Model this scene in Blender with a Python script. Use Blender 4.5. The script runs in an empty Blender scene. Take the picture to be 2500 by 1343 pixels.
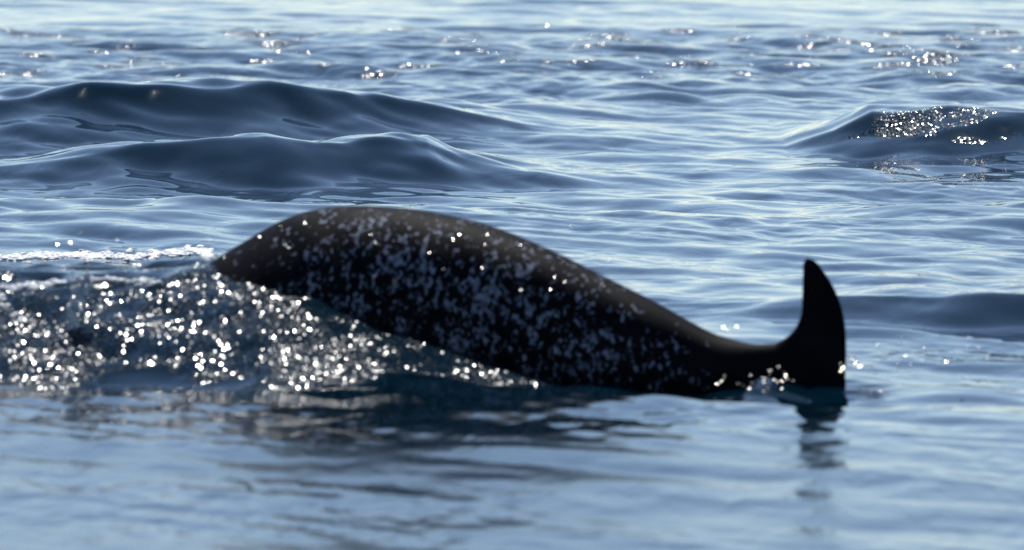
import bpy, bmesh, math, random
import numpy as np
from mathutils import Vector

R = math.radians
rng = np.random.default_rng(11)
random.seed(11)
scene = bpy.context.scene
col = scene.collection

# ------------------------------------------------------------------ camera
CAM_H, PITCH, LENS = 3.65, 3.0, 468.0
cam_data = bpy.data.cameras.new('camera')
cam_data.sensor_width = 36.0
cam_data.lens = LENS
cam_data.clip_start, cam_data.clip_end = 0.5, 20000
cam_data.dof.use_dof = True
cam_data.dof.focus_distance = 77.0
cam_data.dof.aperture_fstop = 5.0
cam = bpy.data.objects.new('camera', cam_data)
cam.location = (0, 0, CAM_H)
cam.rotation_euler = (R(90 - PITCH), 0, 0)
col.objects.link(cam)
scene.camera = cam

# ------------------------------------------------------------------ sky, sun, exposure
SUN_EL, SUN_AZ = 60.0, -4.0          # sun stands behind the whale, azimuth from +Y towards +X
world = bpy.data.worlds.new('World')
scene.world = world
world.use_nodes = True
wn = world.node_tree
sky = wn.nodes.new('ShaderNodeTexSky')
sky.sky_type = 'NISHITA'
sky.sun_disc = False
sky.sun_elevation = R(SUN_EL)
sky.sun_rotation = R(SUN_AZ)
sky.air_density, sky.dust_density, sky.ozone_density = 0.60, 0.0, 1.8
sky_tint = wn.nodes.new('ShaderNodeMix')              # white-balance tint multiplied evenly into the sky colour: greys the blue everywhere alike
sky_tint.data_type = 'RGBA'; sky_tint.blend_type = 'MULTIPLY'
sky_tint.inputs['Factor'].default_value = 1.0
sky_tint.inputs[7].default_value = (1.12, 1.05, 0.99, 1)
wn.links.new(sky.outputs['Color'], sky_tint.inputs[6])
wn.links.new(sky_tint.outputs[2], wn.nodes['Background'].inputs['Color'])
wn.nodes['Background'].inputs['Strength'].default_value = 0.105

sun_data = bpy.data.lights.new('sun', 'SUN')
sun_data.energy = 5.0
sun_data.angle = R(0.6)
sun_data.color = (1.0, 0.97, 0.92)
sun = bpy.data.objects.new('sun', sun_data)
sd = Vector((math.sin(R(SUN_AZ)) * math.cos(R(SUN_EL)), math.cos(R(SUN_AZ)) * math.cos(R(SUN_EL)), math.sin(R(SUN_EL))))
sun.rotation_euler = sd.to_track_quat('Z', 'Y').to_euler()
sun.location = (0, 60, 40)
col.objects.link(sun)

vs = scene.view_settings
vs.view_transform, vs.look, vs.exposure, vs.gamma = 'Standard', 'None', 0.17, 1.0
vs.use_curve_mapping = False
scene.render.engine = 'CYCLES'
cy = scene.cycles
cy.use_denoising = True
cy.max_bounces = 5
cy.caustics_reflective = False
cy.caustics_refractive = False
cy.sample_clamp_indirect = 6

# ------------------------------------------------------------------ helpers
def ray(px, py):
    """direction through photograph pixel (2500 x 1343): used once, to measure the place"""
    k = 36.0 / LENS / 2500.0
    a, b = (px - 1250) * k, -(py - 671.5) * k
    p = R(PITCH)
    f = Vector((0, math.cos(p), -math.sin(p))); u = Vector((0, math.sin(p), math.cos(p)))
    return Vector((1, 0, 0)) * a + u * b + f

def at_depth(px, py, y):
    d = ray(px, py)
    s = y / d.y
    return Vector((d.x * s, y, CAM_H + d.z * s))

def smooth(a, b, x):
    t = np.clip((x - a) / (b - a), 0, 1)
    return t * t * (3 - 2 * t)

def tag(o, label=None, cat=None, group=None, kind=None):
    for k, v in (('label', label), ('category', cat), ('group', group), ('kind', kind)):
        if v: o[k] = v
    return o

def mesh_obj(name, verts, faces, mat, parent=None, smooth_shade=True):
    me = bpy.data.meshes.new(name)
    verts = np.asarray(verts, dtype=np.float32)
    if isinstance(faces, np.ndarray):
        nf, k = faces.shape
        me.vertices.add(len(verts)); me.vertices.foreach_set('co', verts.ravel())
        me.loops.add(nf * k); me.loops.foreach_set('vertex_index', faces.astype(np.int32).ravel())
        me.polygons.add(nf)
        me.polygons.foreach_set('loop_start', np.arange(0, nf * k, k, dtype=np.int32))
        me.update(calc_edges=True)
    else:
        me.from_pydata(verts.tolist(), [], faces)
    me.polygons.foreach_set('use_smooth', np.full(len(me.polygons), smooth_shade))
    me.materials.append(mat)
    o = bpy.data.objects.new(name, me)
    col.objects.link(o)
    if parent: o.parent = parent
    return o

def set_attr(o, name, arr):
    a = o.data.attributes.new(name, 'FLOAT', 'POINT')
    a.data.foreach_set('value', np.asarray(arr, dtype=np.float32).ravel())

def new_mat(name):
    m = bpy.data.materials.new(name); m.use_nodes = True
    nt = m.node_tree
    return m, nt, nt.nodes['Principled BSDF']

def N(nt, t, **kw):
    n = nt.nodes.new(t)
    for k, v in kw.items(): setattr(n, k, v)
    return n

def math_node(nt, op, a, b=None, c=None, clamp=False):
    n = N(nt, 'ShaderNodeMath', operation=op, use_clamp=clamp)
    for i, v in enumerate((a, b, c)):
        if v is None: continue
        if isinstance(v, (int, float)): n.inputs[i].default_value = v
        else: nt.links.new(v, n.inputs[i])
    return n.outputs[0]

def vmath(nt, op, a, b=None):
    n = N(nt, 'ShaderNodeVectorMath', operation=op)
    for i, v in enumerate((a, b)):
        if v is None: continue
        if isinstance(v, (tuple, list)): n.inputs[i].default_value = v
        elif op == 'SCALE' and i == 1:
            if isinstance(v, (int, float)): n.inputs['Scale'].default_value = v
            else: nt.links.new(v, n.inputs['Scale'])
        else: nt.links.new(v, n.inputs[i])
    return n.outputs[0]

# ------------------------------------------------------------------ materials
def water_material():
    m, nt, p = new_mat('sea_water')
    L = nt.links.new
    geo = N(nt, 'ShaderNodeNewGeometry')
    ch = N(nt, 'ShaderNodeAttribute', attribute_name='churn').outputs['Fac']
    rp = N(nt, 'ShaderNodeAttribute', attribute_name='ripple').outputs['Fac']
    p.inputs['Base Color'].default_value = (0.0003, 0.0095, 0.0190, 1)
    p.inputs['IOR'].default_value = 1.333
    ru = N(nt, 'ShaderNodeAttribute', attribute_name='ruffle').outputs['Fac']     # cat's-paw: wind-ruffled patches
    L(math_node(nt, 'ADD', math_node(nt, 'MULTIPLY_ADD', ch, 0.12, 0.05), math_node(nt, 'MULTIPLY', ru, 0.075)), p.inputs['Roughness'])
    # fine capillary ripples
    mp = N(nt, 'ShaderNodeMapping'); mp.inputs['Scale'].default_value = (6, 1.3, 5)
    mp.inputs['Rotation'].default_value = (0, 0, R(14))
    L(geo.outputs['Position'], mp.inputs['Vector'])
    nz = N(nt, 'ShaderNodeTexNoise'); nz.inputs['Scale'].default_value = 1.0
    nz.inputs['Detail'].default_value = 2.5; nz.inputs['Distortion'].default_value = 0.6
    L(mp.outputs['Vector'], nz.inputs['Vector'])
    bp = N(nt, 'ShaderNodeBump'); bp.inputs['Strength'].default_value = 1.0
    L(nz.outputs['Fac'], bp.inputs['Height'])
    L(math_node(nt, 'MULTIPLY', rp, 0.013), bp.inputs['Distance'])
    # agitated water: small flat facets that catch the sun
    mv = N(nt, 'ShaderNodeMapping'); mv.inputs['Scale'].default_value = (150, 54, 120)
    L(geo.outputs['Position'], mv.inputs['Vector'])
    vo = N(nt, 'ShaderNodeTexVoronoi'); vo.inputs['Scale'].default_value = 1.0
    L(mv.outputs['Vector'], vo.inputs['Vector'])
    off = vmath(nt, 'SUBTRACT', vo.outputs['Color'], (0.5, 0.5, 0.5))
    off = vmath(nt, 'MULTIPLY', off, (0.52, 1.5, 0.0))
    # the facets come in torn streaks with smooth water between them
    ms_ = N(nt, 'ShaderNodeMapping'); ms_.inputs['Scale'].default_value = (4.5, 3.0, 9); ms_.inputs['Rotation'].default_value = (0, 0, R(-20))
    L(geo.outputs['Position'], ms_.inputs['Vector'])
    ns = N(nt, 'ShaderNodeTexNoise'); ns.inputs['Scale'].default_value = 1.0; ns.inputs['Detail'].default_value = 3.0
    L(ms_.outputs['Vector'], ns.inputs['Vector'])
    lim = math_node(nt, 'MULTIPLY_ADD', ch, -0.60, 0.84)
    on = math_node(nt, 'MULTIPLY', math_node(nt, 'SUBTRACT', ns.outputs['Fac'], lim), 9.0, clamp=True)
    off = vmath(nt, 'SCALE', off, on)
    nn = vmath(nt, 'NORMALIZE', vmath(nt, 'ADD', bp.outputs['Normal'], off))
    L(nn, p.inputs['Normal'])
    return m

def skin_material():
    m, nt, p = new_mat('whale_skin')
    L = nt.links.new
    tc = N(nt, 'ShaderNodeTexCoord').outputs['Object']
    sp = N(nt, 'ShaderNodeAttribute', attribute_name='spots').outputs['Fac']
    def noise(scale, detail=2.0, rough=0.5, vec=None, dist=0.0):
        n = N(nt, 'ShaderNodeTexNoise'); n.inputs['Scale'].default_value = scale
        n.inputs['Detail'].default_value = detail; n.inputs['Roughness'].default_value = rough
        n.inputs['Distortion'].default_value = dist
        L(vec or tc, n.inputs['Vector']); return n
    # flecks run down the flank, irregular and merging
    mp = N(nt, 'ShaderNodeMapping'); mp.inputs['Rotation'].default_value = (0, R(-28), 0)
    mp.inputs['Scale'].default_value = (1.25, 1.0, 0.85)
    L(tc, mp.inputs['Vector'])
    a = noise(25, 2.2, 0.55, mp.outputs['Vector'], 0.5).outputs['Fac']
    b = noise(60, 1.5, 0.5, mp.outputs['Vector'], 0.3).outputs['Fac']
    big = noise(5.5, 1.0).outputs['Fac']
    f = math_node(nt, 'ADD', math_node(nt, 'MULTIPLY', a, 0.62), math_node(nt, 'MULTIPLY', b, 0.38))
    f = math_node(nt, 'MULTIPLY_ADD', big, 0.22, f)
    thr = math_node(nt, 'MULTIPLY_ADD', sp, -0.18, 0.825)
    d = math_node(nt, 'SUBTRACT', f, thr)
    mask = math_node(nt, 'MULTIPLY', d, 26.0, clamp=True)
    tone = N(nt, 'ShaderNodeValToRGB')
    tone.color_ramp.elements[0].color = (0.11, 0.13, 0.175, 1)
    tone.color_ramp.elements[1].color = (0.26, 0.29, 0.37, 1)
    tone.color_ramp.elements[0].position, tone.color_ramp.elements[1].position = 0.35, 0.65
    L(noise(31, 1).outputs['Fac'], tone.inputs['Fac'])
    base = N(nt, 'ShaderNodeValToRGB')
    base.color_ramp.elements[0].color = (0.0048, 0.0052, 0.0075, 1)
    base.color_ramp.elements[1].color = (0.0092, 0.0090, 0.0112, 1)
    base.color_ramp.elements[0].position, base.color_ramp.elements[1].position = 0.42, 0.68
    L(noise(4.2, 4, 0.6).outputs['Fac'], base.inputs['Fac'])
    mx = N(nt, 'ShaderNodeMix', data_type='RGBA')
    L(mask, mx.inputs['Factor']); L(base.outputs['Color'], mx.inputs[6]); L(tone.outputs['Color'], mx.inputs[7])
    L(mx.outputs[2], p.inputs['Base Color'])
    p.inputs['Roughness'].default_value = 0.6
    p.inputs['IOR'].default_value = 1.36
    p.inputs['Specular IOR Level'].default_value = 0.045
    bp = N(nt, 'ShaderNodeBump'); bp.inputs['Strength'].default_value = 0.35; bp.inputs['Distance'].default_value = 0.004
    L(noise(60, 3).outputs['Fac'], bp.inputs['Height'])
    L(bp.outputs['Normal'], p.inputs['Normal'])
    return m

def foam_material():
    m, nt, p = new_mat('foam')
    n = N(nt, 'ShaderNodeTexNoise'); n.inputs['Scale'].default_value = 30
    r = N(nt, 'ShaderNodeValToRGB')
    r.color_ramp.elements[0].color = (0.45, 0.50, 0.56, 1); r.color_ramp.elements[1].color = (0.80, 0.81, 0.82, 1)
    r.color_ramp.elements[0].position, r.color_ramp.elements[1].position = 0.35, 0.6
    nt.links.new(N(nt, 'ShaderNodeTexCoord').outputs['Object'], n.inputs['Vector'])
    nt.links.new(n.outputs['Fac'], r.inputs['Fac']); nt.links.new(r.outputs['Color'], p.inputs['Base Color'])
    p.inputs['Roughness'].default_value = 0.6
    return m

M_WATER, M_SKIN, M_FOAM = water_material(), skin_material(), foam_material()

# ------------------------------------------------------------------ the sea
def axis_coords(dense, a, b, lo, hi, grow):
    """dense coordinates between a and b, spacing dense(c); geometric steps beyond, out to lo and hi"""
    c = [a]
    while c[-1] < b: c.append(c[-1] + dense(c[-1]))
    s, up = dense(b), []
    v = c[-1]
    while v < hi: s *= grow; v += s; up.append(v)
    s, dn = dense(a), []
    v = a
    while v > lo: s *= grow; v -= s; dn.append(v)
    return np.array(dn[::-1] + c + up)

gx = axis_coords(lambda v: 0.0145, -4.6, 4.6, -6000, 6000, 1.35)
gy = axis_coords(lambda v: 0.030 + 0.020 * (1 if v < 57 else 0) + 0.0006 * max(v - 64, 0), 46.0, 118.0, -3000, 9000, 1.30)
nx, ny = len(gx), len(gy)
X, Y = np.meshgrid(gx, gy)
sx = np.gradient(gx)[None, :]; sy = np.gradient(gy)[:, None]

def band(lmin, lmax, slope, n, spread=60, mean=90, want_disp=False):
    """gaussian sea of n plane waves; slope = rms slope. Returns height (and horizontal drift)"""
    lam = np.exp(rng.uniform(np.log(lmin), np.log(lmax), n))
    th = R(1) * (mean + rng.normal(0, spread, n))
    k = 2 * np.pi / lam
    kx, ky = k * np.cos(th), k * np.sin(th)
    amp = slope * math.sqrt(2.0 / n) / k
    ph = rng.uniform(0, 2 * np.pi, n)
    # fade waves the local grid cannot carry
    fx = np.clip(lam[None, :] / (2.5 * np.abs(sx.T)) - 1, 0, 1)
    fy = np.clip(lam[None, :] / (2.5 * np.abs(sy)) - 1, 0, 1)
    ax, ay = np.outer(gx, kx) + ph, np.outer(gy, ky)
    sA, cA, sB, cB = np.sin(ax) * fx, np.cos(ax) * fx, np.sin(ay) * fy, np.cos(ay) * fy
    H = (cB * amp) @ sA.T + (sB * amp) @ cA.T
    if not want_disp: return H
    # -khat * a * cos(phase): sharpens the crests
    qx, qy = amp * np.cos(th), amp * np.sin(th)
    DX = (cB * qx) @ cA.T - (sB * qx) @ sA.T
    DY = (cB * qy) @ cA.T - (sB * qy) @ sA.T
    return H, DX, DY

def pick(pts, v):
    pts = sorted(pts)
    return np.interp(v, [p[0] for p in pts], [p[1] for p in pts])

KX = 36.0 / LENS / 2500.0
PX = 1250 + X / (np.clip(Y, 20, 200) * KX)         # where along the photograph's width a spot of sea lies

H = np.zeros_like(X); DX = np.zeros_like(X); DY = np.zeros_like(X)
calm = band(0.9, 5.0, 0.20, 90, spread=80); calm = 0.5 + 0.5 * np.tanh(calm / calm.std())

b1 = band(1.6, 4.5, 0.024, 160, 45, 65, True)
b2 = band(0.5, 1.9, 0.052, 500, 30, 20, True)
b3 = band(0.16, 0.6, 0.036, 700, 24, 12)
far = smooth(90, 96, Y) * (1 - 0.85 * smooth(105, 110, Y))
calm_far = smooth(103, 109, Y)
near = 1 - smooth(52, 59, Y)
near2 = 1 - smooth(56, 58.8, Y)
g1 = 0.8 + 0.7 * far - 0.6 * near2 - 0.6 * calm_far
g2 = (1 - 0.6 * near2) * (0.55 + 0.75 * calm) * (1 + 0.5 * far) - 0.15 * near - 0.5 * calm_far
g3 = (1 - 0.6 * calm_far) * (0.35 + 0.9 * (1 - calm)) * (1 + 1.2 * far) * (1 - 0.2 * near2)

# big waves: crest distance, crest height, front reach, back reach given along the sea's width (m)
wob = band(0.7, 2.5, 0.1, 60, 70); wob = wob / wob.std()
slick = np.ones_like(X)
lump = band(0.35, 1.4, 0.1, 90, 40, 20); lump = lump / lump.std()
def wave(y_c, h, front, back, sharp=1.6, smooth_face=False):
    """y_c, h: functions of X; steep towards the camera, long behind"""
    yc = y_c(X); d = Y - yc + 0.10 * wob
    t = np.clip(1 + d / front, 0, 1.6)
    f1 = t ** (1.0 + 0.75 * sharp)                                   # concave face, steepest under the crest
    u = np.clip(d / back, -0.2, 1)
    f2 = np.where(u > 0, 1 - u * u * (3 - 2 * u), 1.0 - 0.5 * u)
    k = 34.0
    f = -np.log(np.exp(-k * f1) + np.exp(-k * f2)) / k + math.log(2) / k * np.clip(t, 0, 1) * (u < 1)
    f = np.where((t <= 0) | (u >= 1), 0, f)
    if smooth_face:
        global slick
        slick = slick * (1 - 0.3 * np.clip(h(X) / 0.2, 0, 1) * smooth(-front - 1.5, -front, d) * (1 - smooth(-0.1, 0.5, d)))
    return h(X) * f * (1 + 0.04 * lump)

ip = lambda pts: (lambda x: pick(pts, x))
# the large dark wave on the left
H += wave(ip([(-6, 85.4), (-2.5, 86.2), (-0.5, 87.0), (2, 88)]),
          ip([(-7, .26), (-3.3, .30), (-2.6, .345), (-1.6, .35), (-0.9, .28), (-.3, .15), (.3, .05), (1.0, 0)]), 2.5, 6, 2.3, True)
# the smaller peaked wave in front of it
H += wave(ip([(-6, 79.8), (-2.5, 80.2), (0.2, 80.6), (2, 80)]),
          ip([(-5, .0), (-3.0, .12), (-2.2, .22), (-1.5, .27), (-1.2, .245), (-.75, .27), (-.52, .25), (-.3, .15), (0.1, .05), (0.6, 0)]), 1.9, 4.5, 2.0, True)
# long low swell whose edge hides the trough behind it
H += wave(ip([(-5, 75.5), (-2, 75.0), (1, 74.0), (2.4, 75.2), (5, 77)]),
          ip([(-6, .15), (-2, .14), (0, .11), (1.5, .06), (3, .10), (6, .1)]), 9, 2.4, 0.3)
# dark glittering wave on the right
W_RIGHT = wave(ip([(1, 85.6), (2.2, 85), (3.4, 84.2), (5, 83)]),
          ip([(1.75, 0), (2.05, .12), (2.3, .25), (2.7, .28), (3.4, .25), (4.2, .22), (6, .1)]), 1.55, 5, 1.0, True)
H += W_RIGHT
# swell behind the tail, right
H += wave(ip([(0.3, 66.5), (1.5, 65.8), (3, 64.8), (5, 63.5)]),
          ip([(0.2, 0), (1.2, .05), (1.9, .12), (3, .16), (5, .17)]), 1.0, 5, 1.0)
# swell in the foreground, its edge just short of the whale
H += wave(ip([(-4, 58.7), (-.3, 58.5), (.5, 57.9), (1.5, 57.4), (4, 58.4)]),
          ip([(-5, .07), (-1, .075), (.3, .07), (1.1, .06), (1.6, .055), (4, .05)]), 8, 1.2, 0.1)
# water piled up by the whale's shoulder
mound_h = pick([(-5, .34), (-2.6, .42), (-1.9, .42), (-1.35, .44), (-1.1, .41), (-.85, .335), (-.45, .20), (-.1, .075), (.25, 0)], X)
my = pick([(-5, 62.0), (-2.2, 61.8), (-1.4, 61.4), (-.8, 60.9), (-.2, 60.6), (2, 60.5)], X)
ms = np.where(Y < my, smooth(my - 2.1, my, Y) ** 0.85, 1 - smooth(62.6, 65.5, Y))
H += mound_h * ms
# little hump before the tail stock
H -= 0.045 * np.exp(-((X - 0.65) / 0.75) ** 2 - ((Y - 59.9) / 0.7) ** 2)
H += 0.11 * np.exp(-((X - 1.13) / 0.13) ** 2 - ((Y - 59.55) / 0.28) ** 2)

H += slick * (g1 * b1[0] + g2 * b2[0] + g3 * b3)
DX += -1.0 * slick * (g1 * b1[1] + g2 * b2[1]); DY += -1.0 * slick * (g1 * b1[2] + g2 * b2[2])

# gentle folds and fine ripples on the wave faces
bf = band(0.25, 0.9, 0.06, 300, 35, 20, True)
gf = np.clip((1 - slick) / 0.3, 0, 1)
H += gf * bf[0]; DX += -gf * bf[1]; DY += -gf * bf[2]

# churned water
fac = band(0.3, 1.5, 0.3, 120, 90); fac /= fac.std()
edge = 0.25 * fac
left_zone = smooth(0, 0.6, Y + edge * 0.8 - pick([(-5, 59.3), (-1.6, 59.2), (-1, 58.8), (.4, 59.0)], X)) * (1 - smooth(63.2, 64.2, Y)) * (1 - smooth(0.0, 0.45, X + 0.6 * edge))
tail_zone = np.exp(-((X - 1.11) / 0.24) ** 2 - ((Y - 59.5) / 0.35) ** 2) + np.exp(-((X - 1.62) / 0.10) ** 2 - ((Y - 59.6) / 0.6) ** 2)
right_zone = smooth(0.04, 0.12, W_RIGHT) * smooth(1.9, 2.3, X) * (1 - smooth(3.0, 3.5, X)) * (Y < 85.2)
far_zone = smooth(94, 99, Y) * (1 - smooth(107, 110, Y)) * np.clip(0.55 * fac + 0.08, 0, 1) * pick([(-3, .85), (0, .85), (1.2, 1), (5, 1)], X)
line_zone = smooth(59.0, 59.6, Y) * (1 - smooth(60.3, 60.8, Y)) * smooth(-.4, .2, X) * (1 - smooth(1.3, 1.9, X))
bc = band(0.12, 0.7, 0.20, 900, 90, 90, True)
g = np.clip(left_zone + 0.5 * tail_zone + 0.25 * right_zone + 0.5 * far_zone + 0.6 * line_zone, 0, 1)
H += g * bc[0]; DX += -0.8 * g * bc[1]; DY += -0.8 * g * bc[2]
patch = np.clip(0.95 + 0.25 * fac, 0.6 + 0.25 * smooth(-1.3, -.9, X), 1)
churn = np.clip(left_zone * patch * (1 - 0.4 * smooth(60.9, 61.5, Y)) + 0.6 * tail_zone + 0.85 * right_zone * np.clip(0.75 + 0.45 * fac, 0.2, 1) + 1.0 * far_zone + 0.2 * line_zone, 0, 1)
ripple = slick * np.clip(0.35 + 0.5 * (1 - calm) + 0.6 * far + 0.5 * left_zone + 0.3 * near, 0.05, 1.5)

inner = (np.abs(X) < 8) & (Y > 30) & (Y < 200)
DX *= inner; DY *= inner
V = np.stack([X + DX, Y + DY, H], -1).reshape(-1, 3)
idx = np.arange(nx * ny).reshape(ny, nx)
F = np.stack([idx[:-1, :-1], idx[:-1, 1:], idx[1:, 1:], idx[1:, :-1]], -1).reshape(-1, 4)
sea = mesh_obj('sea', V, F, M_WATER)
set_attr(sea, 'churn', churn); set_attr(sea, 'ripple', ripple); set_attr(sea, 'ruffle', (1 - smooth(54.0, 58.2, Y)) * (0.6 + 0.4 * calm))
tag(sea, 'blue grey sea with low waves and sun glitter', 'water', kind='structure')

def sea_z(x, y):
    i = np.clip(np.searchsorted(gx, x), 1, nx - 1); j = np.clip(np.searchsorted(gy, y), 1, ny - 1)
    return H[j, i]

# ------------------------------------------------------------------ the narwhal
def whale():
    yaw = math.tan(R(24))
    s0 = 60.6 * KX
    def depth(px): return 60.55 - (px - 1500) * s0 * yaw
    # back line as seen, from the submerged head to the tail stock: (pixel x, pixel y, height of the body in m, half width in m)
    back = [(150, 1180, .08, .04), (175, 1100, .30, .15), (230, 1000, .55, .27), (300, 890, .74, .36), (380, 780, .86, .41), (440, 714, .92, .43), (505, 650, .95, .44), (540, 624, .95, .44), (600, 588, .95, .44), (650, 558, .96, .44), (700, 533, .96, .44),
            (760, 514, .96, .44), (830, 505, .95, .43), (900, 503, .94, .42), (1000, 510, .92, .41), (1080, 522, .89, .40), (1170, 543, .85, .38), (1250, 570, .81, .36),
            (1340, 608, .75, .33), (1430, 652, .68, .30), (1520, 697, .60, .265), (1600, 737, .52, .23), (1680, 782, .43, .19), (1740, 813, .36, .155), (1800, 832, .30, .12),
            (1845, 840, .265, .09), (1885, 840, .25, .07)]
    c0 = at_depth(1885, 840, depth(1885)).z - .125          # height of the tail's axis
    rows = []                                               # (top point, mid point, bottom point, half width)
    for px, py, hh, w in back:
        t = at_depth(px, py, depth(px))
        rows.append((Vector((t.x, t.y, t.z)), Vector((t.x, t.y, t.z - hh / 2)), Vector((t.x, t.y, t.z - hh)), w))
    # upper lobe outline: leading edge, tip, trailing edge; the lower lobe mirrors it under water
    lobe = [(1896, 838, 1896, .066), (1919, 825, 1908, .060), (1933, 812, 1917, .054), (1943, 799, 1925, .050), (1953, 777, 1932, .046), (1961, 750, 1939, .043), (1965, 724, 1945, .040), (1965, 690, 1951, .038), (1961, 660, 1957, .036),
            (1962, 642, 1963, .035), (1970, 631, 1970, .034), (1984, 634, 1980, .033), (1996, 643, 1989, .032), (2012, 664, 1999, .030), (2027, 687, 2009, .028), (2039, 709, 2018, .025), (2050, 736, 2027, .022), (2059, 768, 2036, .018),
            (2064, 803, 2044, .014), (2066, 845, 2052, .010), (2066, 878, 2057, .007), (2064, 897, 2060, .004)]
    for px, py, mx, w in lobe:
        t = at_depth(px, py, depth(px)); m = at_depth(mx, 880, depth(mx)); m.z = c0
        b = Vector((t.x, t.y, 2 * c0 - t.z))
        rows.append((t, m, b, w))
    # resample the rows with a smooth spline
    arr = np.array([[*r[0], *r[1], *r[2], r[3]] for r in rows])
    def cat(arr, sub):
        out = []
        n = len(arr)
        for i in range(n - 1):
            p0, p1, p2, p3 = arr[max(i - 1, 0)], arr[i], arr[i + 1], arr[min(i + 2, n - 1)]
            for k in range(sub):
                t = k / sub
                out.append(0.5 * (2 * p1 + (p2 - p0) * t + (2 * p0 - 5 * p1 + 4 * p2 - p3) * t * t + (3 * p1 - p0 - 3 * p2 + p3) * t ** 3))
        out.append(arr[-1]); return np.array(out)
    arr = cat(arr, 5)
    nb = len(arr); S = 144
    verts, spots = [], []
    for i, r in enumerate(arr):
        T, Mi, B, w = r[0:3], r[3:6], r[6:9], max(r[9], .002)
        for j in range(S):
            a = 2 * math.pi * j / S
            u = math.cos(a)                                   # 1 = top, -1 = bottom
            # quadratic through bottom, middle, top
            p = Mi + (T - B) / 2 * u + ((T + B) / 2 - Mi) * u * u
            sgn = math.sin(a)
            side = (abs(sgn) ** 0.92) * math.copysign(1, sgn) * w
            verts.append((p[0], p[1] - side, p[2]))
    verts = np.array(verts)
    pxv = 1250 + verts[:, 0] / (verts[:, 1] * KX)
    pyv = 671.5 - (np.arctan2(verts[:, 2] - CAM_H, verts[:, 1]) + R(PITCH)) / KX
    fold_y = np.interp(pxv, [780, 880, 1000, 1150, 1300, 1420], [672, 700, 735, 800, 868, 925])
    gate = smooth(760, 860, pxv) * (1 - smooth(1320, 1430, pxv)) * (verts[:, 1] < 60.55 - (pxv - 1500) * s0 * yaw)
    dd = (pyv - fold_y) / 16.0
    verts[:, 1] += gate * (0.016 * np.exp(-dd ** 2) - 0.010 * np.exp(-(dd + 1.7) ** 2))
    verts[:, 1] += 0.004 * np.sin(pxv * 0.021 + pyv * 0.013) + 0.003 * np.sin(pxv * 0.047 - pyv * 0.031)
    faces = []
    for i in range(nb - 1):
        for j in range(S):
            k = (j + 1) % S
            faces.append((i * S + j, i * S + k, (i + 1) * S + k, (i + 1) * S + j))
    faces.append(tuple(range(S))); faces.append(tuple(reversed(range((nb - 1) * S, nb * S))))
    org = Vector((0.2, 60.55, 0.0))
    o = mesh_obj('narwhal', verts - np.array(org), faces, M_SKIN)
    o.location = org
    # mottling thins out towards the ridge of the back, the head end and the tail
    pxv = 1250 + verts[:, 0] / (verts[:, 1] * KX)
    topz = np.interp(verts[:, 0], arr[:130, 0], arr[:130, 2])
    drop = topz - verts[:, 2]
    along = np.interp(pxv, [400, 560, 720, 900, 1300, 1500, 1650, 1780, 1850], [.5, .62, .85, 1.0, 1.0, .9, .68, .4, 0])
    down = np.interp(drop, [0, .06, .16, .30, .6], [.68, .82, .95, 1.0, 1.0])
    set_attr(o, 'spots', along * down)
    bm = bmesh.new(); bm.from_mesh(o.data); bmesh.ops.recalc_face_normals(bm, faces=bm.faces); bm.to_mesh(o.data); bm.free()
    tag(o, 'black narwhal mottled with pale flecks, back arched out of the water, tail fluke raised', 'narwhal')
    return o
narwhal = whale()

# ------------------------------------------------------------------ foam, spray and beads of water
def ico(sub):
    bm = bmesh.new(); bmesh.ops.create_icosphere(bm, subdivisions=sub, radius=1.0)
    v = np.array([x.co[:] for x in bm.verts]); f = np.array([[q.index for q in x.verts] for x in bm.faces]); bm.free()
    return v, f

def blobs(name, pts, mat, sub=2, smooth_shade=True, facet_to=None):
    """pts: list of (centre, (rx, ry, rz)); one joined mesh of small rounded clots or drops"""
    v0, f0 = ico(sub)
    V, F = [], []
    n0 = np.cross(v0[f0[0][1]] - v0[f0[0][0]], v0[f0[0][2]] - v0[f0[0][0]])
    n0 = Vector(n0).normalized()
    for i, (c, r) in enumerate(pts):
        if facet_to is not None:
            j = Vector(facet_to) + Vector(rng.normal(0, 0.018, 3))
            q = n0.rotation_difference(j.normalized()).to_matrix()
        else:
            q = Vector(rng.normal(0, 1, 3)).to_track_quat('Z', 'Y').to_matrix()
        v = v0 @ np.array(q).T * np.array(r)
        if facet_to is None: v = v * (1 + 0.15 * rng.normal(0, 1, (len(v), 1)))
        V.append(v + np.array(c)); F.append(f0 + i * len(v0))
    return mesh_obj(name, np.concatenate(V), np.concatenate(F), mat, None, smooth_shade)

def drop_material():
    m, nt, p = new_mat('water_drops')
    p.inputs['Base Color'].default_value = (0.01, 0.02, 0.03, 1)
    p.inputs['Roughness'].default_value = 0.13
    p.inputs['IOR'].default_value = 1.333
    return m
M_DROP = drop_material()
HALF = (sd + Vector((0, -math.cos(R(3.4)), math.sin(R(3.4))))).normalized()

def on_sea(px, py):
    """where the line of sight through a pixel meets the sea"""
    d = ray(px, py)
    for y in np.arange(48, 118, 0.04):
        s = y / d.y
        x, z = d.x * s, CAM_H + d.z * s
        if z <= sea_z(x, y): return Vector((x, y, z))
    return None

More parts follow.
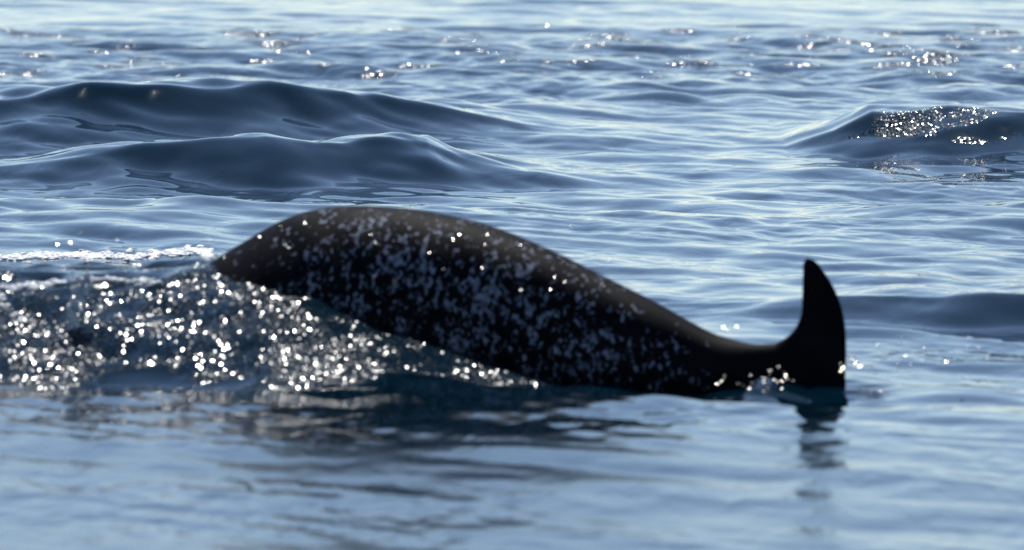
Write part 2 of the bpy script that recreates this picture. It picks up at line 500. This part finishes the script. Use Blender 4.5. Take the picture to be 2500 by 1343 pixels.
foam = []
def foam_streak(path, n, thick, size):
    for i in range(n):
        t = rng.uniform(0, len(path) - 1); k = int(t); u = t - k
        a, b = path[k], path[min(k + 1, len(path) - 1)]
        w = 0.35 + 0.65 * abs(math.sin(t * 5.1 + 1.0) * math.cos(t * 2.3))
        p = on_sea(a[0] + (b[0] - a[0]) * u + rng.normal(0, 6), a[1] + (b[1] - a[1]) * u + rng.normal(0, thick * w))
        if p is None: continue
        r = size * rng.uniform(0.4, 1.2)
        foam.append((p, (r * 1.5, r * 1.5, r * 0.7)))
foam_streak([(-60, 632), (60, 628), (160, 624), (240, 626), (330, 628), (420, 618), (470, 612), (515, 622)], 800, 7, .016)
foam_streak([(-40, 706), (60, 700), (150, 690), (260, 684), (380, 690)], 260, 6, .012)
foam_streak([(-40, 690), (0, 720), (20, 760), (60, 790)], 60, 10, .012)
tag(blobs('foam', foam, M_FOAM), 'white foam streaks on the churned water beside the whale', 'foam', kind='stuff')

# a thin upward splash left of the whale
splash = []
for i in range(70):
    t = rng.uniform(0, 1)
    b = on_sea(185, 800)
    p = at_depth(170 + 40 * t + rng.normal(0, 9), 810 - 150 * t + rng.normal(0, 12), b.y)
    r = rng.uniform(.004, .014)
    splash.append((p, (r, r, r * 1.6)))
tag(blobs('water_splash', splash, M_FOAM), 'thin splash of water thrown up left of the whale', 'splash', kind='stuff')

# drops in the air and beads on the skin that catch the sun
drops = []
for px, py, n, sx_, sy_ in [(2240, 860, 22, 80, 40), (2085, 890, 14, 14, 22), (1900, 925, 14, 30, 15), (1790, 935, 10, 30, 10), (430, 600, 12, 120, 30), (300, 640, 14, 160, 25), (1790, 810, 4, 25, 10), (1400, 640, 6, 60, 60)]:
    for i in range(n):
        p = at_depth(px + rng.normal(0, sx_), py + rng.normal(0, sy_), 59.3)
        if p.z > sea_z(p.x, p.y) + 0.01:
            r = rng.uniform(.003, .0055); drops.append((p, (r, r, r)))
from mathutils.bvhtree import BVHTree
dg = bpy.context.evaluated_depsgraph_get()
bvh = BVHTree.FromObject(narwhal, dg)
beads = []
for i in range(48):
    px, py = rng.uniform(540, 1450), rng.uniform(530, 800)
    d = ray(px, py).normalized()
    hit = bvh.ray_cast(Vector((0, 0, CAM_H)) - narwhal.location, d)
    if hit[0] is None or hit[1].z > 0.9: continue
    p = hit[0] + narwhal.location
    if p.z < sea_z(p.x, p.y) + 0.05: continue
    r = rng.uniform(.0028, .0048)
    beads.append((hit[0] + hit[1] * r * 0.5, (r, r, r)))
bo = blobs('water_beads', beads, M_DROP, 1, False, HALF)
bo.parent = narwhal; bo['kind'] = 'stuff'
tag(blobs('water_drops', drops, M_DROP, 1, False, HALF), 'bright drops of spray in the air round the whale', 'spray', kind='stuff')
